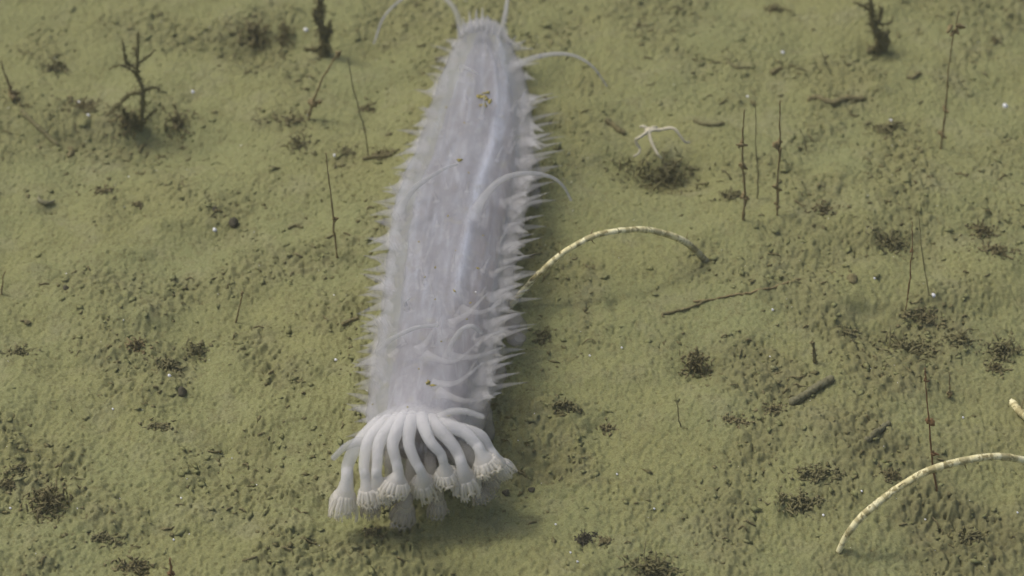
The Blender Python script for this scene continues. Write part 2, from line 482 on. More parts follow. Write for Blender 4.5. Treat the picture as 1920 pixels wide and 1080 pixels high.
def body_pt(py, th, grow=0.0):
    """th: 0 = right margin, 90 = back, 180 = left margin (degrees)"""
    c, a, b = st(py); t = math.radians(th)
    ct, s_ = math.cos(t), math.sin(t)
    e = .86
    x = math.copysign(abs(ct)**e, ct)*(a+grow)
    z = (abs(s_)**.95)*(b+grow) if s_ >= 0 else -(abs(s_)**.7)*(b+grow)*.92
    z -= .12*b*math.cos(t)**2*0
    return c+np.array([x, 0, z])
def body_th(py, px):                                      # the angle at which a row shows this column
    best = min(range(0, 181, 2), key=lambda a: abs(col_of(body_pt(py, a))-px)); return best
def col_of(p):
    d = np.asarray(p)-CAM; return 960+np.dot(d, RIGHT)/np.dot(d, FWD)/TANH*960

cuc_base = np.array([AX[:, 0].mean(), AX[:, 1].mean(), float(gz(AX[:, 0].mean(), AX[:, 1].mean()))])
cuc = thing('sea_cucumber', cuc_base, 'translucent lilac grey sea cucumber with white tentacles crawling on the mud', 'sea cucumber')

def body(name, mat, inset):
    n, s = 240, 88
    pys = np.r_[np.linspace(50, 100, 30), np.linspace(101, 800, 170), np.linspace(803, 870, 40)]
    f1 = np.random.default_rng(5).standard_normal((7, 4))
    V, fl, fr, bd, ds = [], [], [], [], []
    band_r = np.interp(pys, [100, 130, 200, 300, 400, 540, 640], [.35, .40, .41, .40, .30, .25, .2])   # across the body, -1..1
    band_l = np.interp(pys, [130, 300, 360, 500, 700], [-.8, -.86, -.9, -.84, -.8])
    for i, py in enumerate(pys):
        c, a, b = st(py)
        on_r = np.interp(py, [90, 130, 540, 640], [0, 1, 1, 0]); on_l = np.interp(py, [290, 350, 500, 720], [0, .8, .7, 0])
        frontw = np.interp(py, [640, 700, 760, 800], [0, .15, .6, 1])
        dsc = np.interp(py, [828, 848], [0, 1])
        for k in range(s):
            th = 360*k/s
            cx = math.cos(math.radians(th)); up = math.sin(math.radians(th)) > -.1
            wr = .00022*math.sin(py*.42+3*cx+1.3*math.sin(py*.05))*(.4+.6*math.sin(py*.031+cx*4))
            wr += .00030*math.sin(th*.17+py*.013)+.00022*math.sin(py*.11+th*.09)
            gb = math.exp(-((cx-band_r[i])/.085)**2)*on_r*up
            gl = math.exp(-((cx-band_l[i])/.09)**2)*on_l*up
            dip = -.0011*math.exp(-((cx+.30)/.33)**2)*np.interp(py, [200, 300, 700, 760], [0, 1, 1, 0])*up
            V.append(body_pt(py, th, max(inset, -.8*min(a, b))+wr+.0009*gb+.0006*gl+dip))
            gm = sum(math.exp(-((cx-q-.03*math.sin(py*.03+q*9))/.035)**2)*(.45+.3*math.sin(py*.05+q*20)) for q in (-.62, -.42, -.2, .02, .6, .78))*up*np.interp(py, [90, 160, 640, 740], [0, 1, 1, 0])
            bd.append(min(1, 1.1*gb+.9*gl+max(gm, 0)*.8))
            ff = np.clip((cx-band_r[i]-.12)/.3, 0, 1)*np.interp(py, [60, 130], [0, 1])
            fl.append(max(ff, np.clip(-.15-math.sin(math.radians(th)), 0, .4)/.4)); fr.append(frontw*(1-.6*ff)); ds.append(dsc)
    V = [V0 for V0 in V]
    tail = AX[0]+np.array([0, .0015, 0]); head = AX[-1]+np.array([0, -.0005, 0])
    F = []
    for i in range(n-1):
        for k in range(s):
            k2 = (k+1) % s
            F.append((i*s+k, i*s+k2, (i+1)*s+k2, (i+1)*s+k))
    V += [tail, head]
    for arr in (fl, fr, bd): arr += [0, 0]
    ds += [0, 1]
    for k in range(s):
        k2 = (k+1) % s
        F.append((n*s, k2, k)); F.append((n*s+1, (n-1)*s+k, (n-1)*s+k2))
    mesh_obj(name, V, F, mat, cuc, attrs={'flank': fl, 'front': fr, 'band': bd, 'disc': ds})
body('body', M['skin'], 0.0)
body('inner_wall', M['core'], -.0078)

def papilla(name, P, r0, r1, mat, n=14, flare=1.6, flat=1.0, parent=cuc, tipw=.5):
    Q = spline(P, n); u = np.linspace(0, 1, n)
    R = r1+(r0-r1)*(1-u)**flare+r0*.55*np.exp(-u/.07)
    V, F, U = tube(Q, R, 10, .02, rnd.randrange(9999), flat)
    return mesh_obj(name, V, F, mat, parent, attrs={'tip': np.clip(U, 0, 1)*tipw, 'thin': np.interp(U, [0, .18, .45, .8, 1], [1, .9, .35, .4, .55])})

# spines along the margins: tip pixels
RT = [(1003, 92), (1012, 118), (1006, 150), (1017, 182), (1021, 247), (1025, 272), (1004, 286), (1009, 306), (1006, 330), (990, 357), (994, 375), (976, 402), (985, 423),
      (991, 436), (985, 460), (984, 480), (983, 502), (982, 532), (979, 553), (971, 585), (958, 622), (949, 650), (944, 668), (933, 698), (938, 716), (941, 737), (922, 752)]
LT = [(831, 75), (815, 107), (797, 138), (793, 172), (786, 205), (772, 237), (758, 272), (737, 294), (734, 316), (716, 352), (704, 378), (693, 404), (686, 446), (690, 473),
      (680, 506), (683, 539), (672, 554), (671, 588), (674, 612), (662, 637), (668, 660), (658, 680), (672, 698), (665, 722), (650, 757), (664, 791), (649, 819)]
RT += [(x-rnd.uniform(2, 14), y+rnd.uniform(6, 12)) for x, y in RT[3:]]
LT += [(x+rnd.uniform(0, 16), y+rnd.uniform(7, 14)) for x, y in LT[:-2]]
for side, tips in ((1, RT), (-1, LT)):
    for tx, ty in tips:
        by = min(ty+rnd.uniform(6, 14), 815)
        th = rnd.uniform(2, 22); th = th if side > 0 else 180-th
        B = body_pt(by, th, -.002)
        zt = B[2]+rnd.uniform(.000, .006)
        T = at_z(tx, ty, zt)
        mid = (B+T)/2+np.array([0, 0, rnd.uniform(-.0010, .0012)])+np.array([0, rnd.uniform(-.0008, .0004), 0])
        papilla('papilla', [B, mid, T], rnd.uniform(.0026, .0037), .00018, M['papilla'], flare=1.1, flat=.6)
# shorter spines standing in front of the margins, a second and third row
def flank_row(px0, th0, th1, rows_, side, ln):
    for py in rows_:
        py += rnd.uniform(-6, 6)
        th = rnd.uniform(th0, th1); th = th if side > 0 else 180-th
        B = body_pt(py, th, -.0015)
        L = ln*rnd.uniform(.6, 1.45)
        a = math.radians(th)
        d = np.array([side*abs(math.cos(a))*.9+side*.35, .28+rnd.uniform(-.12, .15), .35*math.sin(a)+.08]); d /= np.linalg.norm(d)
        T = B+d*L
        papilla('papilla', [B, (B+T)/2+np.array([0, 0, .0005]), T], rnd.uniform(.0017, .0027), .00016, M['papilla'], n=11, flare=1.05, flat=.55)
flank_row(0, 14, 34, np.arange(215, 760, 21), 1, .0125)
flank_row(0, 26, 48, np.arange(250, 760, 44), 1, .0105)
flank_row(0, -14, 6, np.arange(230, 770, 46), 1, .011)
flank_row(0, 8, 26, np.arange(120, 780, 36), -1, .009)
for py in np.arange(150, 775, 17):                        # fine short ones over the back
    for _ in range(2):
        th = rnd.uniform(35, 160); B = body_pt(py+rnd.uniform(-8, 8), th, -.0008)
        d = np.array([math.cos(math.radians(th))*.7, .75, .30+.2*rnd.random()]); T = B+d/np.linalg.norm(d)*rnd.uniform(.0045, .009)
        papilla('papilla', [B, (B+T)/2+np.array([0, 0, .0004]), T], rnd.uniform(.0007, .0012), .00016, M['papilla'], n=9, flare=1.1)
# long slanting spines on the near flank
for b_, m_, t_ in [((812, 752), (858, 716), (908, 678)), ((822, 765), (880, 752), (940, 736)), ((800, 700), (850, 678), (900, 640)), ((846, 700), (895, 668), (946, 650)),
                   ((848, 640), (880, 585), (915, 548)), ((870, 610), (905, 585), (940, 566)), ((780, 690), (800, 640), (822, 600)), ((730, 690), (742, 660), (760, 640))]:
    B = body_pt(b_[1]+35, body_th(b_[1]+35, b_[0]), -.001)
    z = B[2]
    papilla('papilla', [B, at_z(*m_, z+.001), at_z(*t_, z-.001)], .0016, .0003, M['papilla'], flare=1.1)
# a tuft at the tail
for bx, tx, ty in [(878, 868, 48), (886, 880, 38), (894, 893, 34), (902, 905, 30), (912, 914, 44), (920, 928, 52), (868, 858, 62), (930, 942, 66), (945, 968, 84), (955, 985, 92)]:
    B = body_pt(80, body_th(80, bx), -.001)
    papilla('papilla', [B, at_z((bx+tx)/2, (ty+75)/2, B[2]+.003), at_z(tx, ty-16, B[2]+.008)], .0020, .00025, M['whip'], n=10, flare=1.1)
# long whip-like papillae of the back
def whip(pts, zs, r0, r1, tip=.6, n=34, th=None):
    P = [at_z(x, y, z) for (x, y), z in zip(pts, zs)]
    papilla('long_papilla', P, r0, r1, M['whip'], n=n, flare=1.5, tipw=tip)
whip([(956, 130), (985, 114), (1030, 102), (1075, 104), (1112, 126), (1138, 162)], [.026, .034, .040, .041, .037, .028], .0018, .00045)
whip([(888, 410), (905, 372), (940, 338), (985, 325), (1030, 331), (1055, 348), (1071, 376)], [.036, .042, .047, .049, .047, .043, .036], .0022, .00055)
whip([(748, 405), (756, 380), (778, 352), (813, 328), (838, 314), (858, 308)], [.030, .037, .043, .047, .048, .048], .0022, .0005)
whip([(712, 662), (722, 645), (748, 628), (785, 613), (821, 610)], [.028, .036, .042, .046, .046], .0013, .0007, .9)
whip([(836, 672), (846, 645), (866, 618), (886, 612), (903, 625)], [.038, .044, .049, .050, .046], .0013, .0008, .9)
whip([(812, 790), (840, 774), (870, 771), (906, 782)], [.034, .039, .041, .039], .0020, .0010, .8)
whip([(690, 832), (668, 829), (645, 840), (624, 860)], [.030, .033, .032, .028], .0022, .0011, .8)
whip([(866, 75), (862, 45), (846, 8), (800, -22), (755, -2), (720, 32), (701, 82)], [.018, .024, .031, .034, .031, .026, .018], .0016, .0005)
whip([(932, 95), (937, 70), (946, 35), (953, -15), (956, -60)], [.018, .026, .033, .040, .045], .0019, .0006)
whip([(866, 126), (880, 130), (898, 139)], [.030, .034, .034], .0010, .0004, 1.0, 12)
whip([(902, 222), (906, 205), (908, 182)], [.035, .038, .042], .0012, .0004, .8, 12)
whip([(764, 580), (760, 566), (768, 558)], [.036, .040, .041], .0010, .0005, 1.0, 10)
# blunt feet showing under the right margin
for pts, r in [(((944, 618), (966, 596), (976, 620)), .0042), (((975, 350), (1000, 345), (1006, 385)), .0042), (((958, 640), (974, 632), (968, 646)), .003),
               (((885, 770), (908, 775), (916, 815)), .0050), (((985, 300), (1004, 310), (1008, 330)), .0032), (((930, 690), (934, 706), (926, 735)), .0035)]:
    (x0, y0), (x1, y1), (x2, y2) = pts
    B = at_z(x0, y0, .014); Mi = at_z(x1, y1, .013); T = g(x2, y2, .003)
    Q = spline([B, Mi, T], 14); u = np.linspace(0, 1, 14)
    V, F, U = tube(Q, r*(1.0-.35*u+.12*np.sin(u*9)), 14, .05, 3, .7)
    mesh_obj('tube_foot', V, F, M['foot'], cuc, attrs={'tip': U*.6, 'thin': .3+.5*U})

# the ring of feeding tentacles: stem pixels with heights, then the crown
def tentacle(pts, zs, r0, r1, crown_px, crown_z, cw, mats, nd_=11, seed=0):
    rs = np.random.default_rng(seed)
    P = [at_z(x, y, z) for (x, y), z in zip(pts, zs)]
    C = at_z(*crown_px, crown_z)
    root = at_z(.55*pts[0][0]+.45*790, pts[0][1]-18, zs[0]-.010)
    P = P[:1]+[p+rs.normal(0, .0003, 3) for p in P[1:]]; C = C+rs.normal(0, .0012, 3); cw *= rs.uniform(.82, 1.18); r1 *= rs.uniform(.85, 1.2)
    full = spline([root]+P+[C], 44)
    cut = int(np.argmin(np.linalg.norm(full-P[-1], axis=1)))
    Q = full[:cut+4]; u = np.arange(len(Q))/cut
    R = r1+(r0-r1)*np.clip(1-u, 0, 1)**1.6; R[cut:] = r1*.92
    V, F, U = tube(Q, R, 14, .012, seed)
    t = mesh_obj('tentacle', V, F, mats, cuc, attrs={'tip': np.clip(U-.75, 0, 1)*.8, 'thin': np.interp(U, [0, .2, .4, 1], [1, .8, .2, .12])})
    # crown: a flared cup whose rim breaks into knuckled fingers
    ax = C-P[-1]; L = np.linalg.norm(ax); ax /= L
    s = np.cross(ax, [0, 1.0, .2]); s /= np.linalg.norm(s); q = np.cross(ax, s)
    b = Bag()
    Pc = full[cut-3:]; f = np.interp(np.arange(cut-3, 44), [cut-3, cut, 43], [-.2, 0, .88])
    Rc = np.interp(f, [-.2, 0, .2, .4, .6, .76, .86, .88], [r1*1.0, r1*1.06, r1*.75+cw*.22, cw*.66, cw*.82, cw*.90, cw*.80, cw*.45])
    V, F, U = tube(Pc, Rc, 18, .03, seed+1, .92)
    b.add(V, F, U*.75)
    for k in range(nd_):
        a = 2*math.pi*(k+rs.uniform(-.25, .25))/nd_
        rad = s*math.cos(a)+q*math.sin(a)
        p0 = P[-1]+ax*L*.46+rad*cw*.62
        p1 = P[-1]+ax*L*rs.uniform(.74, .90)+rad*cw*rs.uniform(.82, .98)
        p2 = P[-1]+ax*L*rs.uniform(.88, 1.30)+rad*cw*rs.uniform(.66, 1.18)
        Q = spline([p0, p1, p2], 8)
        V, F, U = tube(Q, cw*np.array([.13, .135, .13, .125, .115, .10, .08, .05])*rs.uniform(.7, 1.25), 7, .06, seed*31+k)
        b.add(V, F, .5+.5*U)
        for sgn in (-1, 1):                               # a side knuckle
            if rs.random() < .95:
                tg = np.cross(rad, ax)*sgn
                e0 = p1*.55+p2*.45
                Q = np.array([e0, e0+tg*cw*.15+ax*L*.06, e0+tg*cw*rs.uniform(.15, .28)+ax*L*rs.uniform(.1, .24)])
                V, F, U = tube(Q, cw*np.array([.085, .08, .045]), 6, .05, k)
                b.add(V, F, .8+.2*U)
    V, F, U = b.out()
    mesh_obj('tentacle_tip', V, F, mats, t, attrs={'tip': np.clip(U, 0, 1), 'thin': .08*np.ones(len(V))})
hi_, lo_ = M['tentacle'], M['tentacle_low']
# lower tentacles first (brown tinged, on the mud)
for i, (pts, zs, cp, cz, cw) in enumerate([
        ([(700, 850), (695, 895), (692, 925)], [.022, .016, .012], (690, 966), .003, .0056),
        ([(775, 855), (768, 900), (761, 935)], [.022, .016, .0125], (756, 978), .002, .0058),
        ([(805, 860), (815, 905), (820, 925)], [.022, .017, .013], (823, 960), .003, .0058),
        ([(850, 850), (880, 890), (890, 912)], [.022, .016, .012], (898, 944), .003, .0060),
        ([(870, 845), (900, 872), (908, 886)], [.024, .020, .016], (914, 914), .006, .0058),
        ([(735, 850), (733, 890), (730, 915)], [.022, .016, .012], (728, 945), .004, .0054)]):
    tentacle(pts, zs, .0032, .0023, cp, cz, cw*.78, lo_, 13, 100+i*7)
for i, (pts, zs, cp, cz, cw, r0, r1) in enumerate([
        ([(705, 800), (668, 838), (652, 872), (652, 900)], [.031, .030, .025, .021], (644, 950), .010, .0052, .0046, .0036),
        ([(720, 797), (690, 830), (681, 870), (684, 898)], [.035, .033, .028, .023], (688, 944), .013, .0054, .0046, .0033),
        ([(738, 795), (711, 830), (707, 868), (710, 896)], [.037, .035, .030, .025], (716, 934), .015, .0054, .0045, .0033),
        ([(752, 793), (738, 832), (740, 862), (747, 886)], [.038, .036, .031, .027], (750, 918), .019, .0062, .0045, .0033),
        ([(770, 793), (768, 830), (780, 862), (792, 888)], [.038, .036, .031, .026], (799, 930), .015, .0062, .0045, .0034),
        ([(792, 793), (808, 828), (825, 852), (834, 870)], [.038, .036, .032, .028], (840, 902), .019, .0064, .0046, .0034),
        ([(812, 795), (840, 825), (858, 850), (868, 876)], [.036, .034, .030, .026], (874, 914), .016, .0062, .0046, .0034),
        ([(832, 795), (868, 810), (892, 832), (902, 850)], [.035, .034, .031, .028], (908, 880), .020, .0066, .0050, .0040),
        ([(850, 800), (898, 815), (918, 840), (932, 860)], [.030, .030, .026, .023], (948, 886), .015, .0050, .0046, .0036)]):
    tentacle(pts, zs, r0*.98, r1*.53, cp, cz, cw*.92, hi_, 21, 300+i*11)

# grains of mud caught on the skin
def skin_grains():
    rs = np.random.default_rng(8)
    for mat, name, pxs in (('yellow', 'sediment_grain', [(908, 172, 9), (913, 184, 12), (906, 180, 8), (918, 190, 8), (911, 198, 9), (860, 300, 8), (884, 325, 4), (894, 502, 6), (884, 565, 5), (820, 502, 5),
            (875, 600, 4), (806, 717, 7), (816, 722, 6), (722, 784, 6), (840, 780, 6), (764, 764, 5), (853, 470, 4), (795, 520, 5), (790, 455, 4), (838, 405, 4), (836, 200, 4), (700, 760, 4), (870, 230, 4), (830, 640, 4), (780, 690, 4), (812, 560, 3), (900, 440, 4), (850, 545, 4)]),
            ('white', 'white_grain', [(763, 563, 4), (894, 547, 4), (818, 720, 3), (878, 832, 4), (876, 826, 3), (683, 732, 5), (729, 478, 3), (739, 546, 3)])):
        b = Bag()
        for px, py, s in pxs:
            bd = None
            for row in np.arange(60, 868, 3.0):           # find the skin under the pixel
                for th in range(8, 176, 4):
                    p = body_pt(row, th, .0006)
                    d = p-CAM; dep = np.dot(d, FWD)
                    e = (960+np.dot(d, RIGHT)/dep/TANH*960-px)**2+(540-np.dot(d, UP)/dep/TANH*960-py)**2
                    if bd is None or e < bd[0]: bd = (e, p)
            for _ in range(3 if s > 6 else 1):
                b.add(*crumb_shape(bd[1]+rs.normal(0, s*.00006, 3)*np.array([1, 1, .2]), s*.00010, rs))
        V, F, U = b.out()
        o = mesh_obj(name, V, F, M[mat], cuc); o['kind'] = 'stuff'
skin_grains()

# ------------------------------------------------------------------ arched pale stalks
def wobble(P, amp, seed):
    rs = np.random.default_rng(seed); n = len(P)
    k = np.cumsum(rs.normal(0, amp, (n, 3)), axis=0); k -= np.linspace(0, 1, n)[:, None]*k[-1]; k[:, 1] *= .5
    return P+k
def arched(pts, iA, iB, radii, label, ends=(0, 1), lift=0.0):
    A = g(*pts[iA]); B = g(*pts[iB])
    P = [vplane(x, y, A, B) for x, y in pts]
    P[iA] = A-np.array([0, 0, .001]); P[iB] = B-np.array([0, 0, .001])
    Q = wobble(spline(P, 70), .00007, len(label)); R = 1.0*np.interp(np.linspace(0, 1, 70), np.linspace(0, 1, len(radii)), radii)
    V, F, U = tube(Q, R, 14, .035, 5)
    soil = np.clip((U-.80)/.2, 0, 1)*ends[1]*.8+np.clip((.05-U)/.05, 0, 1)*ends[0]*.5
    o = thing('curved_stalk', A, label, 'stalk')
    mesh_obj('stem', V, F, M['cream'], o, attrs={'soil': soil, 'along': U*np.linalg.norm(np.diff(Q, axis=0), axis=1).sum()+len(label)})
    rs = np.random.default_rng(len(label))
    for k in range(7):
        i = rs.integers(6, 62); d = np.array([rs.normal(0, .4), rs.normal(0, .4), rs.choice([-1, -1, 1])]); d /= np.linalg.norm(d)
        V, F, U = tube(np.array([Q[i]+d*R[i]*.7, Q[i]+d*R[i]*2, Q[i]+d*R[i]*3.4+np.array([.0004, 0, 0])]), [.0003, .00022, .00012], 5)
        mesh_obj('spikelet', V, F, M['brown'], o, attrs={})
    return o
arched([(952, 578), (985, 541), (1040, 487), (1100, 449), (1150, 434), (1200, 428), (1250, 438), (1290, 457), (1326, 488)], 0, 8,
       [.0012, .00125, .0012, .0012, .0013, .0015, .0014], 'cream speckled arching stalk beside the sea cucumber, middle of the view', (0, 1))
arched([(1572, 1034), (1590, 1000), (1625, 960), (1680, 916), (1740, 883), (1800, 865), (1860, 856), (1920, 863), (1975, 884), (2025, 922)], 0, 9,
       [.0011, .0014, .0014, .00145, .0014, .00135, .0013, .0013], 'long cream arching stalk at the lower right with dark flecks', (0, 1))
arched([(1881, 757), (1887, 750), (1899, 755), (1912, 772), (1926, 783), (1945, 808), (1975, 850)], 2, 6, [.0012, .0017, .0016, .0015, .0015], 'short pale stalk end lying at the right edge of the view', (0, 0))

# ------------------------------------------------------------------ brittle star
def brittle_star():
    c = at_z(1217, 244, .0135)
    o = thing('brittle_star', c-np.array([0, 0, .001]), 'small cream brittle star with wavy arms perched above the dark clump', 'brittle star')
    b = Bag()
    prof = [(-.0007, .0008), (-.0004, .0017), (.0001, .0020), (.0005, .0016), (.0008, .0006)]
    V, F, U = tube(np.array([c+np.array([0, 0, z]) for z, _ in prof]), [r for _, r in prof], 15, .05, 2)
    mesh_obj('disc', V, F, M['star'], o)
    for pts, zs in [([(1214, 247), (1205, 254), (1197, 259), (1192, 263), (1195, 272), (1200, 279), (1197, 288), (1188, 293)], [.0135, .0145, .014, .012, .010, .0085, .007, .006]),
                    ([(1217, 249), (1220, 262), (1226, 276), (1234, 290), (1240, 297)], [.0135, .012, .010, .008, .006]),
                    ([(1222, 244), (1240, 243), (1256, 240), (1266, 243), (1274, 253), (1284, 266), (1293, 267)], [.0135, .0135, .015, .015, .013, .010, .008]),
                    ([(1213, 241), (1206, 237), (1200, 238)], [.0135, .014, .013]),
                    ([(1221, 241), (1230, 239), (1236, 246)], [.0135, .0125, .010])]:
        Q = spline([at_z(x, y, z) for (x, y), z in zip(pts, zs)], 40)
        R = .00078*(1-.45*np.linspace(0, 1, 40))*(1+.12*(np.arange(40) % 2))
        V, F, U = tube(Q, R, 9, .03, 4)
        mesh_obj('arm', V, F, M['star'], o)
brittle_star()

# ------------------------------------------------------------------ thin upright stalks
def fuzz(Q, R, n, mat, parent, seed, k=3.0):
    rs = np.random.default_rng(seed); b = Bag()
    for _ in range(n):
        i = rs.integers(1, len(Q)-1); d = rs.normal(0, 1, 3); d /= np.linalg.norm(d); r = abs(R[i])
        a = Q[i]+(Q[i+1]-Q[i])*rs.random()
        if rs.random() < .55:
            V, F, U = tube(np.array([a+d*r*.5, a+d*r*k*.5, a+d*r*k*rs.uniform(.7, 1.2)+rs.normal(0, r*.5, 3)]), r*np.array([.35, .28, .15]), 5, .2, 1); b.add(V, F)
        else: b.add(*crumb_shape(a+d*r*.9, r*rs.uniform(.5, 1.1), rs))
    V, F, U = b.out(); o = mesh_obj('fuzz', V, F, mat, parent); o['kind'] = 'stuff'
def upright(name, base, pts, r, mat, label, knobs=(), seed=1, cat='stalk', group=None):
    A = g(*base)
    P = [A-np.array([0, 0, .003])]+[stand(x, y, A) for x, y in pts]
    Q = wobble(spline(P, 30), .00012, seed)
    R = r*np.linspace(1.15, .55, 30)*(1+.18*np.random.default_rng(seed).standard_normal(30))
    o = thing(name, A, label, cat, group)
    V, F, U = tube(Q, np.abs(R), 8, .1, seed)
    mesh_obj('stem', V, F, mat, o)
    fuzz(Q, R, 14, mat, o, seed, 2.4)
    for kx, ky, kr in knobs:
        c = stand(kx, ky, A); rs = np.random.default_rng(int(kx+ky)); b = Bag()
        for _ in range(7):
            e = c+rs.normal(0, kr*.5, 3)*mpp(c)
            d = rs.normal(0, kr*.45, 3)*mpp(c)
            V, F, U = tube(np.array([e-d, e+rs.normal(0, .0001, 3), e+d]), kr*mpp(c)*np.array([.3, .45, .25]), 6, .2, 3)
            b.add(V, F)
        V, F, U = b.out(); mesh_obj('knob', V, F, mat, o)
    return o
br, ru, fa = M['brown'], M['rust'], M['faint']
upright('thin_stalk', (633, 484), [(627, 420), (619, 350), (611, 286)], .00042, br, 'thin brown upright stalk standing left of the sea cucumber', [(627, 410, 5)], 1)
upright('thin_stalk', (577, 224), [(586, 195), (604, 150), (628, 110), (636, 97)], .0006, br, 'brown stalk leaning right behind the left side of the sea cucumber', [(588, 192, 9), (634, 98, 6)], 2)
upright('thin_stalk', (692, 292), [(680, 240), (664, 170), (652, 108)], .00034, fa, 'faint thin stalk leaning left close behind the sea cucumber', [], 3)
upright('thin_stalk', (1394, 412), [(1396, 360), (1391, 310), (1390, 262), (1396, 205)], .00055, br, 'leftmost and thickest of three upright stalks near the brittle star', [(1391, 312, 7), (1390, 270, 7), (1396, 368, 7)], 4)
upright('thin_stalk', (1420, 372), [(1421, 330), (1418, 270), (1416, 188)], .00034, fa, 'thin faint middle one of three upright stalks near the brittle star', [(1420, 340, 4)], 5)
upright('thin_stalk', (1457, 404), [(1458, 345), (1462, 290), (1461, 240), (1463, 188)], .0005, br, 'rightmost of three upright stalks near the brittle star', [(1459, 275, 8), (1457, 352, 7), (1457, 385, 5)], 6)
upright('thin_stalk', (1764, 278), [(1771, 220), (1778, 150), (1786, 80), (1798, 20)], .00046, br, 'tall thin brown stalk with a knob near its top, upper right', [(1792, 52, 10), (1773, 205, 6), (1766, 250, 6)], 7)
upright('thin_stalk', (1699, 582), [(1707, 520), (1711, 460), (1710, 415)], .00028, ru, 'hair thin left one of a pair of stalks right of the middle', [(1710, 470, 3)], 8)
upright('thin_stalk', (1747, 560), [(1734, 510), (1726, 450), (1722, 395)], .00026, fa, 'hair thin right one of a pair of stalks near a white grain', [], 9)
upright('thin_stalk', (1760, 922), [(1750, 870), (1742, 800), (1736, 740), (1734, 690)], .00042, ru, 'rusty stalk standing behind the long arching stalk', [(1743, 790, 8), (1750, 850, 5), (1737, 712, 4)], 10)
upright('thin_stalk', (1278, 800), [(1274, 770), (1266, 738)], .00026, fa, 'short faint stalk alone on smooth mud right of the tentacles', [], 11)
upright('thin_stalk', (322, 1090), [(320, 1070), (319, 1046)], .0006, ru, 'short rusty stub at the bottom edge of the view', [(320, 1075, 6)], 12)
upright('thin_stalk', (438, 604), [(446, 580), (455, 546)], .00036, br, 'short brown stalk leaning right on the left mud flat', [(455, 548, 4)], 13)
upright('thin_stalk', (3, 552), [(6, 530), (10, 508)], .00036, br, 'short brown stalk at the left edge, halfway up', [], 14)
upright('thin_stalk', (26, 186), [(18, 160), (8, 135), (2, 112)], .0006, br, 'brown leaning stalk at the left edge near the branched bush', [(24, 178, 10)], 15)
upright('thin_stalk', (1532, 680), [(1528, 662), (1523, 640)], .0008, M['debris'], 'short dark stub standing right of the twiggy clump', [(1523, 643, 5)], 16)
upright('thin_stalk', (1560, 135), [(1548, 112), (1536, 86)], .0003, fa, 'short faint stalk leaning left near the upper right', [], 17)
upright('thin_stalk', (1513, 282), [(1506, 262), (1498, 240)], .0003, fa, 'short faint stalk leaning left beyond the three upright stalks', [], 18)
upright('thin_stalk', (1782, 745), [(1780, 718), (1779, 696)], .00036, br, 'short stalk on the mud above the long arching stalk', [(1781, 738, 5)], 19)

# ------------------------------------------------------------------ branched bush at the upper left
def bush(base, trunk, branches, label, r=.0012, mat=None):
    mat = mat or M['debris']
    A = g(*base)
    o = thing('branched_bush', A, label, 'bush')
    P = [A-np.array([0, 0, .003])]+[stand(x, y, A) for x, y in trunk]
    Q = wobble(spline(P, 26), .0002, 4)
    V, F, U = tube(Q, r*np.linspace(1.3, .35, 26)*(1+.15*np.random.default_rng(3).standard_normal(26)), 9, .16, 8)
    mesh_obj('trunk', V, F, mat, o)
    fuzz(Q, r*np.linspace(1.2, .5, 26), 150, M['debris_mid'], o, 5, 3.0)
    for k, (pts, rr, dep) in enumerate(branches):
        B = [stand(x, y, A)+np.array([0, dep*i/(len(pts)-1), 0]) for i, (x, y) in enumerate(pts)]
        Q = wobble(spline(B, 16), .00022, k)
        V, F, U = tube(Q, rr*np.linspace(1.1, .5, 16)*(1+.2*np.random.default_rng(k).standard_normal(16)), 7, .18, k)
        bo = mesh_obj('branch', V, F, mat, o)
        fuzz(Q, rr*np.linspace(1.1, .6, 16), 60, M['debris_mid'], bo, k+20, 3.2)
    return o
bush((264, 256), [(265, 220), (268, 175), (258, 140), (256, 110), (259, 60)],
     [([(266, 175), (245, 172), (222, 190), (203, 205)], .0009, -.004), ([(267, 172), (285, 168), (300, 172)], .0007, .002), ([(256, 128), (238, 118), (232, 90), (228, 82)], .0007, .003),
      ([(258, 145), (248, 130), (225, 118), (205, 124)], .0006, -.002), ([(258, 108), (252, 92), (246, 96)], .0005, .002), ([(262, 118), (280, 105), (290, 100)], .0005, .003),
      ([(262, 225), (240, 215), (232, 200)], .0013, -.002), ([(264, 240), (252, 225), (250, 205)], .0012, -.003), ([(268, 230), (280, 215), (296, 198)], .0006, -.002)],
     'dark branched bush like a small bare tree, upper left', .0010, M['debris_mid'])
bush((606, 104), [(606, 70), (600, 35), (598, -10), (594, -50)], [([(605, 85), (620, 60), (618, 40)], .001, .002), ([(602, 50), (592, 30), (590, 12)], .0008, -.002), ([(604, 92), (585, 90), (572, 84)], .0009, -.003)],
     'dark shaggy stem rising out of the top edge, left of the sea cucumber', .0017)
bush((1648, 98), [(1646, 70), (1636, 40), (1630, 0), (1622, -30)], [([(1647, 75), (1662, 60), (1660, 88)], .0013, -.002), ([(1640, 50), (1655, 30), (1650, 15)], .0008, .002), ([(1646, 90), (1630, 92), (1620, 104)], .0011, -.003),
      ([(1638, 45), (1668, 42), (1676, 34)], .0006, .002), ([(1634, 20), (1612, 8), (1600, 4)], .0007, 0)], 'dark shaggy bush rising out of the top edge, upper right', .0014)

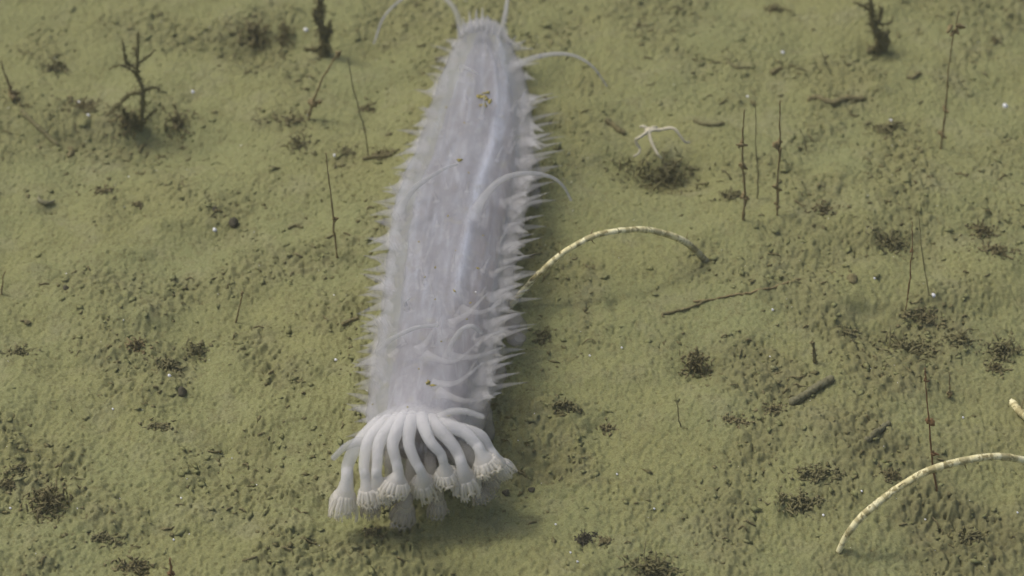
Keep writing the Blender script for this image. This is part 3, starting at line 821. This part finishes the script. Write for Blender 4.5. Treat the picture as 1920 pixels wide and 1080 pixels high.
# ------------------------------------------------------------------ clumps of debris, each with twigs of its own
def clump(c, wpx, hpx, n, label, mat='debris', seed=0, tall=.5, cat='clump'):
    C = g(*c); m = mpp(C); rs = np.random.default_rng(seed+int(c[0])*7+int(c[1])); b = Bag()
    W = wpx*m/2; Dp = max(W*.5, hpx*m*.7); H = hpx*m*tall
    for k in range(int(n*2.0)):
        a = rs.random()*6.283; q = min(abs(rs.normal(0, .55)), 1.5)
        x = C[0]+W*q*math.cos(a); y = C[1]+Dp*q*math.sin(a); z = float(gz(x, y))
        L = rs.uniform(.18, .5)*min(max(W*.8, .002), .0085); up = rs.random()**1.6*H*(1.2-q*.8)
        d = np.array([rs.normal(), rs.normal()*.7, rs.normal()*.45]); d /= np.linalg.norm(d)
        p0 = np.array([x, y, z+up*.55]); p1 = p0+d*L*.5+np.array([0, 0, rs.uniform(0, .35)*H]); p2 = p1+(d+rs.normal(0, .7, 3))*L*.5
        p2[2] = max(p2[2], z)
        Q = spline([p0, p1, p2], 7)
        R = rs.uniform(.00014, .00045)*np.array([.6, 1, 1.1, 1, 1.05, .9, .5])*min(1.0, max(.7, W/.006))
        V, F, U = tube(Q, R, 6, .22, k)
        b.add(V, F)
    for k in range(int(n*2.2)):
        a = rs.random()*6.283; q = min(abs(rs.normal(0, .7)), 1.7)
        x = C[0]+W*q*math.cos(a); y = C[1]+Dp*q*math.sin(a)
        b.add(*crumb_shape(np.array([x, y, float(gz(x, y))+.0006]), rs.uniform(.00025, .00085), rs))
    V, F, U = b.out()
    V[:, 2] -= .0004
    o = mesh_obj('debris_clump', V, F, M[mat], origin=C)
    return tag(o, label, cat)
for a in [((92, 945), 86, 60, 60, 'round dark twiggy clump at the lower left', 'debris', 1, .8),
          ((1305, 690), 66, 48, 40, 'small twiggy clump with an upright tuft, alone right of the sea cucumber', 'debris', 2, 1.0),
          ((252, 1062), 70, 26, 40, 'low dark clump at the bottom edge left of the rusty stub', 'debris', 3, .6),
          ((1245, 338), 190, 60, 70, 'wide dark clump in a hollow below the brittle star', 'debris_pale', 4, .7),
          ((1222, 1072), 110, 46, 60, 'dark clump in a hollow at the bottom edge right of the tentacles', 'debris_pale', 5, .5),
          ((480, 86), 90, 44, 46, 'dark clump at the top left of the shaggy stem', 'debris', 6, .6),
          ((536, 76), 34, 46, 24, 'small black clump between the wide clump and the shaggy stem', 'debris', 7, .9),
          ((332, 240), 52, 46, 34, 'ball shaped clump just right of the branched bush', 'debris', 8, .9),
          ((236, 245), 56, 44, 34, 'dark clump at the foot of the branched bush, left side', 'debris', 9, .8),
          ((160, 200), 110, 22, 36, 'low ragged clump with white grains left of the branched bush', 'debris', 10, .5),
          ((102, 128), 60, 30, 26, 'ragged clump near the upper left corner', 'debris_pale', 11, .6),
          ((560, 270), 60, 46, 30, 'loose clump below the stalk that leans right', 'debris_pale', 12, .5),
          ((545, 225), 90, 14, 20, 'dark debris around the foot of the stalk that leans right', 'debris', 13, .4),
          ((690, 205), 28, 26, 18, 'small dark clump close left of the sea cucumber tail', 'debris', 14, .7),
          ((720, 288), 60, 20, 22, 'flat dark debris touching the left spines of the sea cucumber', 'debris', 15, .4),
          ((650, 285), 40, 14, 14, 'tiny flat debris beside the thin stalk left of the sea cucumber', 'debris_pale', 46, .5),
          ((195, 358), 60, 18, 20, 'low dark debris right of the crescent shell', 'debris', 16, .5),
          ((256, 386), 26, 16, 12, 'tiny dark clump between the crescent shell and the dark pebble', 'debris', 17, .7),
          ((316, 688), 60, 24, 30, 'brown clump just above a white grain, lower left', 'debris_pale', 18, .6),
          ((256, 650), 46, 26, 20, 'wispy brown twigs on the left mud flat', 'brown', 19, .8),
          ((368, 660), 50, 34, 24, 'wispy twig tangle right of the wispy brown twigs', 'debris_pale', 20, .7),
          ((36, 660), 60, 22, 18, 'loose dark bits at the left edge below the middle', 'debris_pale', 21, .5),
          ((300, 800), 60, 16, 22, 'flat dark debris strip below the round grey pebble', 'debris_pale', 22, .5),
          ((14, 912), 40, 26, 20, 'dark clump cut by the left edge near the bottom', 'debris', 23, .7),
          ((36, 880), 50, 20, 20, 'brown debris above the clump at the left edge', 'debris_pale', 24, .5),
          ((200, 1010), 90, 18, 26, 'string of small dark clumps near the lower left', 'debris_pale', 25, .5),
          ((700, 1000), 36, 18, 20, 'small dark tuft on the mud just below the tentacles', 'debris', 26, .8),
          ((1840, 436), 50, 34, 28, 'dark clump near the right edge, upper of two', 'debris', 27, .7),
          ((1868, 470), 90, 20, 34, 'spread dark debris near the right edge, lower of two', 'debris', 28, .5),
          ((1672, 458), 80, 40, 40, 'dark clump left of the pair of hair thin stalks', 'debris_pale', 29, .6),
          ((1728, 598), 70, 26, 34, 'dark debris below the large white grain', 'debris', 30, .6),
          ((1700, 655), 120, 40, 60, 'wide churned patch of debris below the pair of hair thin stalks', 'debris_pale', 31, .5),
          ((1800, 640), 70, 36, 36, 'churned debris to the right of the wide patch', 'debris_pale', 32, .5),
          ((1880, 660), 70, 46, 40, 'debris tangle at the right edge, below the middle', 'debris_pale', 33, .6),
          ((1866, 692), 36, 28, 22, 'black clump close to the right edge above the pale stalk end', 'debris', 34, .8),
          ((1670, 892), 40, 30, 26, 'dark clump in front of the long arching stalk\'s left arch', 'debris', 35, .7),
          ((1530, 890), 80, 30, 40, 'brown debris left of the long arching stalk', 'debris_pale', 36, .6),
          ((1500, 942), 90, 28, 44, 'lower brown debris left of the foot of the long arching stalk', 'debris_pale', 37, .6),
          ((1450, 768), 40, 24, 22, 'dark clump at the left end of the grey mud rod', 'debris', 38, .7),
          ((1380, 788), 70, 14, 20, 'flat dark debris left of the grey mud rod', 'debris', 39, .5),
          ((1060, 762), 60, 24, 24, 'crumbly mud heap right of the sea cucumber head', 'debris_pale', 40, .6),
          ((1140, 804), 44, 16, 18, 'small dark heap on smooth mud right of the tentacles', 'debris', 41, .5),
          ((1022, 632), 40, 26, 20, 'brown lump beside the right margin of the sea cucumber', 'debris_pale', 42, .7),
          ((1820, 1010), 70, 30, 30, 'debris in the lower right corner below the long arching stalk', 'debris_pale', 43, .6),
          ((1545, 395), 60, 20, 22, 'dark debris at the right of the three upright stalks', 'debris', 44, .6),
          ((1370, 368), 60, 22, 22, 'dark debris at the left of the three upright stalks', 'debris_pale', 45, .6),
          ((1660, 240), 90, 26, 30, 'debris with a white grain left of the tall knobbed stalk', 'debris_pale', 47, .5),
          ((1868, 78), 26, 16, 14, 'small black lump near the upper right corner', 'debris', 48, .8),
          ((1455, 18), 46, 16, 18, 'dark flat debris at the top edge right of the middle', 'debris', 49, .5),
          ((1270, 18), 40, 12, 12, 'pale flat debris at the top edge right of the sea cucumber', 'debris_pale', 50, .5),
          ((1590, 625), 46, 20, 18, 'faint debris left of the wide churned patch', 'debris_pale', 51, .6)]:
    clump(*a)

# dark strands lying flat
def strand(pts, r, mat, label, cat='strand', name='mud_strand', wob=.3, lift=.6):
    P = [g(x, y) for x, y in pts]
    Q = spline(P, 34); Q[:, 2] = gz(Q[:, 0], Q[:, 1], .6)+r*lift
    R = r*(1+wob*np.sin(np.arange(34)*1.9)*np.random.default_rng(int(pts[0][0])).random(34)); R[0] *= .6; R[-1] *= .5
    V, F, U = tube(Q, R, 9, .12, int(pts[0][1]))
    return tag(mesh_obj(name, V, F, M[mat], origin=P[0]), label, cat)
strand([(1514, 190), (1530, 186), (1548, 192), (1566, 195), (1584, 188), (1602, 189), (1622, 187)], .0013, 'debris', 'dark lumpy strand lying across the mud, upper right')
strand([(1700, 146), (1710, 148), (1718, 143), (1726, 138)], .0009, 'debris', 'short dark strand above the middle of the tall knobbed stalk')
strand([(1446, 140), (1456, 134), (1466, 129)], .0011, 'debris', 'short dark strand slanting up, left of the upper right bush')
strand([(1135, 228), (1148, 236), (1162, 248), (1172, 252)], .0012, 'debris', 'dark strand just left of the brittle star')
strand([(1300, 566), (1340, 562), (1380, 553), (1430, 543), (1470, 533), (1502, 524)], .00045, 'brown', 'fallen brown stalk lying below the arching stalk', 'stalk', 'fallen_stalk', .2)
strand([(1300, 228), (1318, 234), (1340, 236), (1358, 232)], .0009, 'debris_pale', 'thin dark strand right of the brittle star')
strand([(1240, 780-190), (1300, 575), (1330, 563)], .0006, 'debris', 'thin dark strand left of the fallen brown stalk')
strand([(1482, 760), (1505, 747), (1530, 731), (1562, 712)], .0016, 'rod', 'thick grey mud covered rod on the right', 'rod', 'mud_rod', .12, .75)
strand([(1622, 828), (1640, 815), (1656, 804), (1668, 794)], .0011, 'rod', 'thin grey mud covered rod left of the rusty stalk', 'rod', 'mud_rod', .12, .75)
strand([(130, 297), (135, 285), (128, 278)], .0010, 'debris', 'small dark stub on the mud below the branched bush, far left')
strand([(40, 210), (62, 232), (85, 256), (110, 276)], .0010, 'debris_pale', 'long faint strand sloping down at the far left')
strand([(680, 660-360), (700, 296), (735, 292)], .0009, 'debris', 'dark strand reaching toward the left margin of the sea cucumber')
strand([(540, 430), (555, 424), (568, 428)], .0007, 'debris_pale', 'tiny dark strand left of the thin brown upright stalk')
strand([(640, 612), (655, 604), (672, 598)], .0008, 'debris', 'short dark strand left of the sea cucumber middle')
strand([(1360, 120), (1385, 128), (1412, 126)], .0007, 'debris_pale', 'faint strand in the open mud of the upper right')

# half buried crescent shell
def crescent():
    c = g(90, 372); m = mpp(c)
    a = np.linspace(math.radians(165), math.radians(330), 18)
    P = np.stack([c[0]+17*m*np.cos(a), c[1]+17*m*np.sin(a)/math.sin(PITCH)*.7, np.full(18, c[2]+.0008)], 1)
    V, F, U = tube(P, .0011*np.sin(np.linspace(.25, math.pi-.25, 18)), 9, .08, 2)
    tag(mesh_obj('crescent_shell', V, F, M['rod'], origin=c), 'mud coloured crescent shell rim half buried at the left', 'shell')
crescent()

# pebbles
def pebble(c, rpx, mat, label, squash=.8, name='pebble', cat='pebble', group=None, seed=0, lift=.35):
    C = g(*c); r = rpx*mpp(C); rs = np.random.default_rng(seed+int(c[0]))
    z = np.linspace(-1, 1, 9); prof = np.sqrt(np.clip(1-z*z, .03, 1))
    P = np.stack([C[0]+np.zeros(9), C[1]+np.zeros(9), C[2]+r*squash*(z+lift)], 1)
    V, F, U = tube(P, r*prof, 12, .05, seed)
    k = 1+.16*np.sin(3*(V-C)[:, 0]/r+seed)+.10*np.sin(4*(V-C)[:, 1]/r)
    V = C+(V-C)*k[:, None]
    return tag(mesh_obj(name, V, F, M[mat], origin=C), label, cat, group)
pebble((437, 421), 10.5, 'stone', 'dark brown pebble beside a white grain on the left mud flat', .8, seed=1)
pebble((342, 738), 10, 'stone', 'round dark grey pebble on the lower left mud', .85, seed=2)
clump((1094, 1012), 34, 26, 26, 'small blackish clump right of the tentacles near the bottom', 'stone', 61, .8)
clump((1134, 1016), 30, 16, 18, 'small brown clump next to the blackish clump near the bottom', 'debris', 62, .6)
pebble((996, 920), 6, 'stone', 'tiny black pebble right of the lowest tentacles', .9, seed=5)
pebble((948, 926), 7, 'stone', 'tiny grey pebble beside the rightmost tentacles', .9, seed=6)
pebble((402, 394), 6, 'stone', 'tiny dark pebble just above the white grain on the left', .8, seed=7)
pebble((1598, 524), 12, 'debris', 'dark half buried pebble right of the fallen brown stalk', .5, seed=8)
pebble((124, 542), 6, 'stone', 'tiny dark pebble in the left mud flat below the middle', .8, seed=9)
pebble((52, 606), 6, 'debris', 'tiny brown pebble near the left edge below the middle', .8, seed=10)

# white shell grains
GR = 'tiny white grains'
for c, r, l in [((403, 433), 5.0, 'bright white grain beside the dark pebble on the left'), ((318, 706), 4.2, 'white grain just below the brown clump, lower left'), ((574, 58), 5.0, 'blurred white grain beside the shaggy stem at the top'),
                ((1751, 556), 5.5, 'largest white grain, at the foot of the hair thin right stalk'), ((1885, 201), 6.0, 'white grain close to the right edge, upper right'), ((1671, 229), 5.0, 'white grain on debris left of the tall knobbed stalk'),
                ((1468, 100), 4.0, 'pale grain in the open mud of the upper right'), ((258, 246), 5.0, 'white grain at the foot of the branched bush'), ((149, 194), 4.0, 'upper of two white grains on the ragged clump'),
                ((166, 218), 4.0, 'lower of two white grains below the ragged clump'), ((20, 954), 3.0, 'white grain at the left edge left of the round twiggy clump'), ((146, 954), 2.6, 'white grain just right of the round twiggy clump'),
                ((1157, 890), 2.6, 'lone white grain on smooth mud right of the tentacles'), ((1449, 582), 3.0, 'lone white grain on smooth mud left of the middle right churned patch'), ((1544, 967), 3.2, 'white grain left of the foot of the long arching stalk'),
                ((1640, 523), 2.8, 'white grain between the dark half buried pebble and the hair thin stalks'), ((1402, 182), 3.0, 'pale grain above the three upright stalks'), ((628, 293), 4.0, 'pale oval grain beside the top of the thin brown upright stalk'),
                ((362, 174), 4.0, 'pale grain right of the branched bush'), ((630, 676), 3.6, 'pale grain left of the sea cucumber near its head')]:
    pebble(c, r*.8, 'white', l, .8, 'white_grain', 'grain', seed=3, lift=.7)
for c in [(1070, 1037), (1083, 1054), (1042, 984), (1735, 975), (1908, 962), (326, 1013), (340, 935), (212, 768), (1227, 955), (1106, 668), (1166, 653), (1806, 784), (1616, 922)]:
    pebble(c, 2.1, 'white', 'tiny white speck on bare mud in the lower half', .8, 'white_speck', 'grain', GR, seed=3, lift=.8)

# ------------------------------------------------------------------ the water: a faint even veil round everything
def haze():
    x0, x1, y0, y1, z0, z1 = -135, 135, -135, 135, -1.3, .80
    V = [(x, y, z) for z in (z0, z1) for y in (y0, y1) for x in (x0, x1)]
    F = [(0, 2, 3, 1), (4, 5, 7, 6), (0, 1, 5, 4), (2, 6, 7, 3), (0, 4, 6, 2), (1, 3, 7, 5)]
    m = bpy.data.materials.new('water_haze'); m.use_nodes = True
    t = m.node_tree; t.nodes.clear()
    out = t.nodes.new('ShaderNodeOutputMaterial'); v = t.nodes.new('ShaderNodeVolumePrincipled')
    v.inputs['Color'].default_value = (.93, .96, .90, 1); v.inputs['Density'].default_value = HAZE
    v.inputs['Anisotropy'].default_value = .3
    t.links.new(v.outputs[0], out.inputs['Volume'])
    o = mesh_obj('haze', np.array(V, float), F, m, origin=(0, 0, 0), smooth=False)
    o['kind'] = 'stuff'; o['label'] = 'faintly milky sea water filling the view'
HAZE = .03
haze()
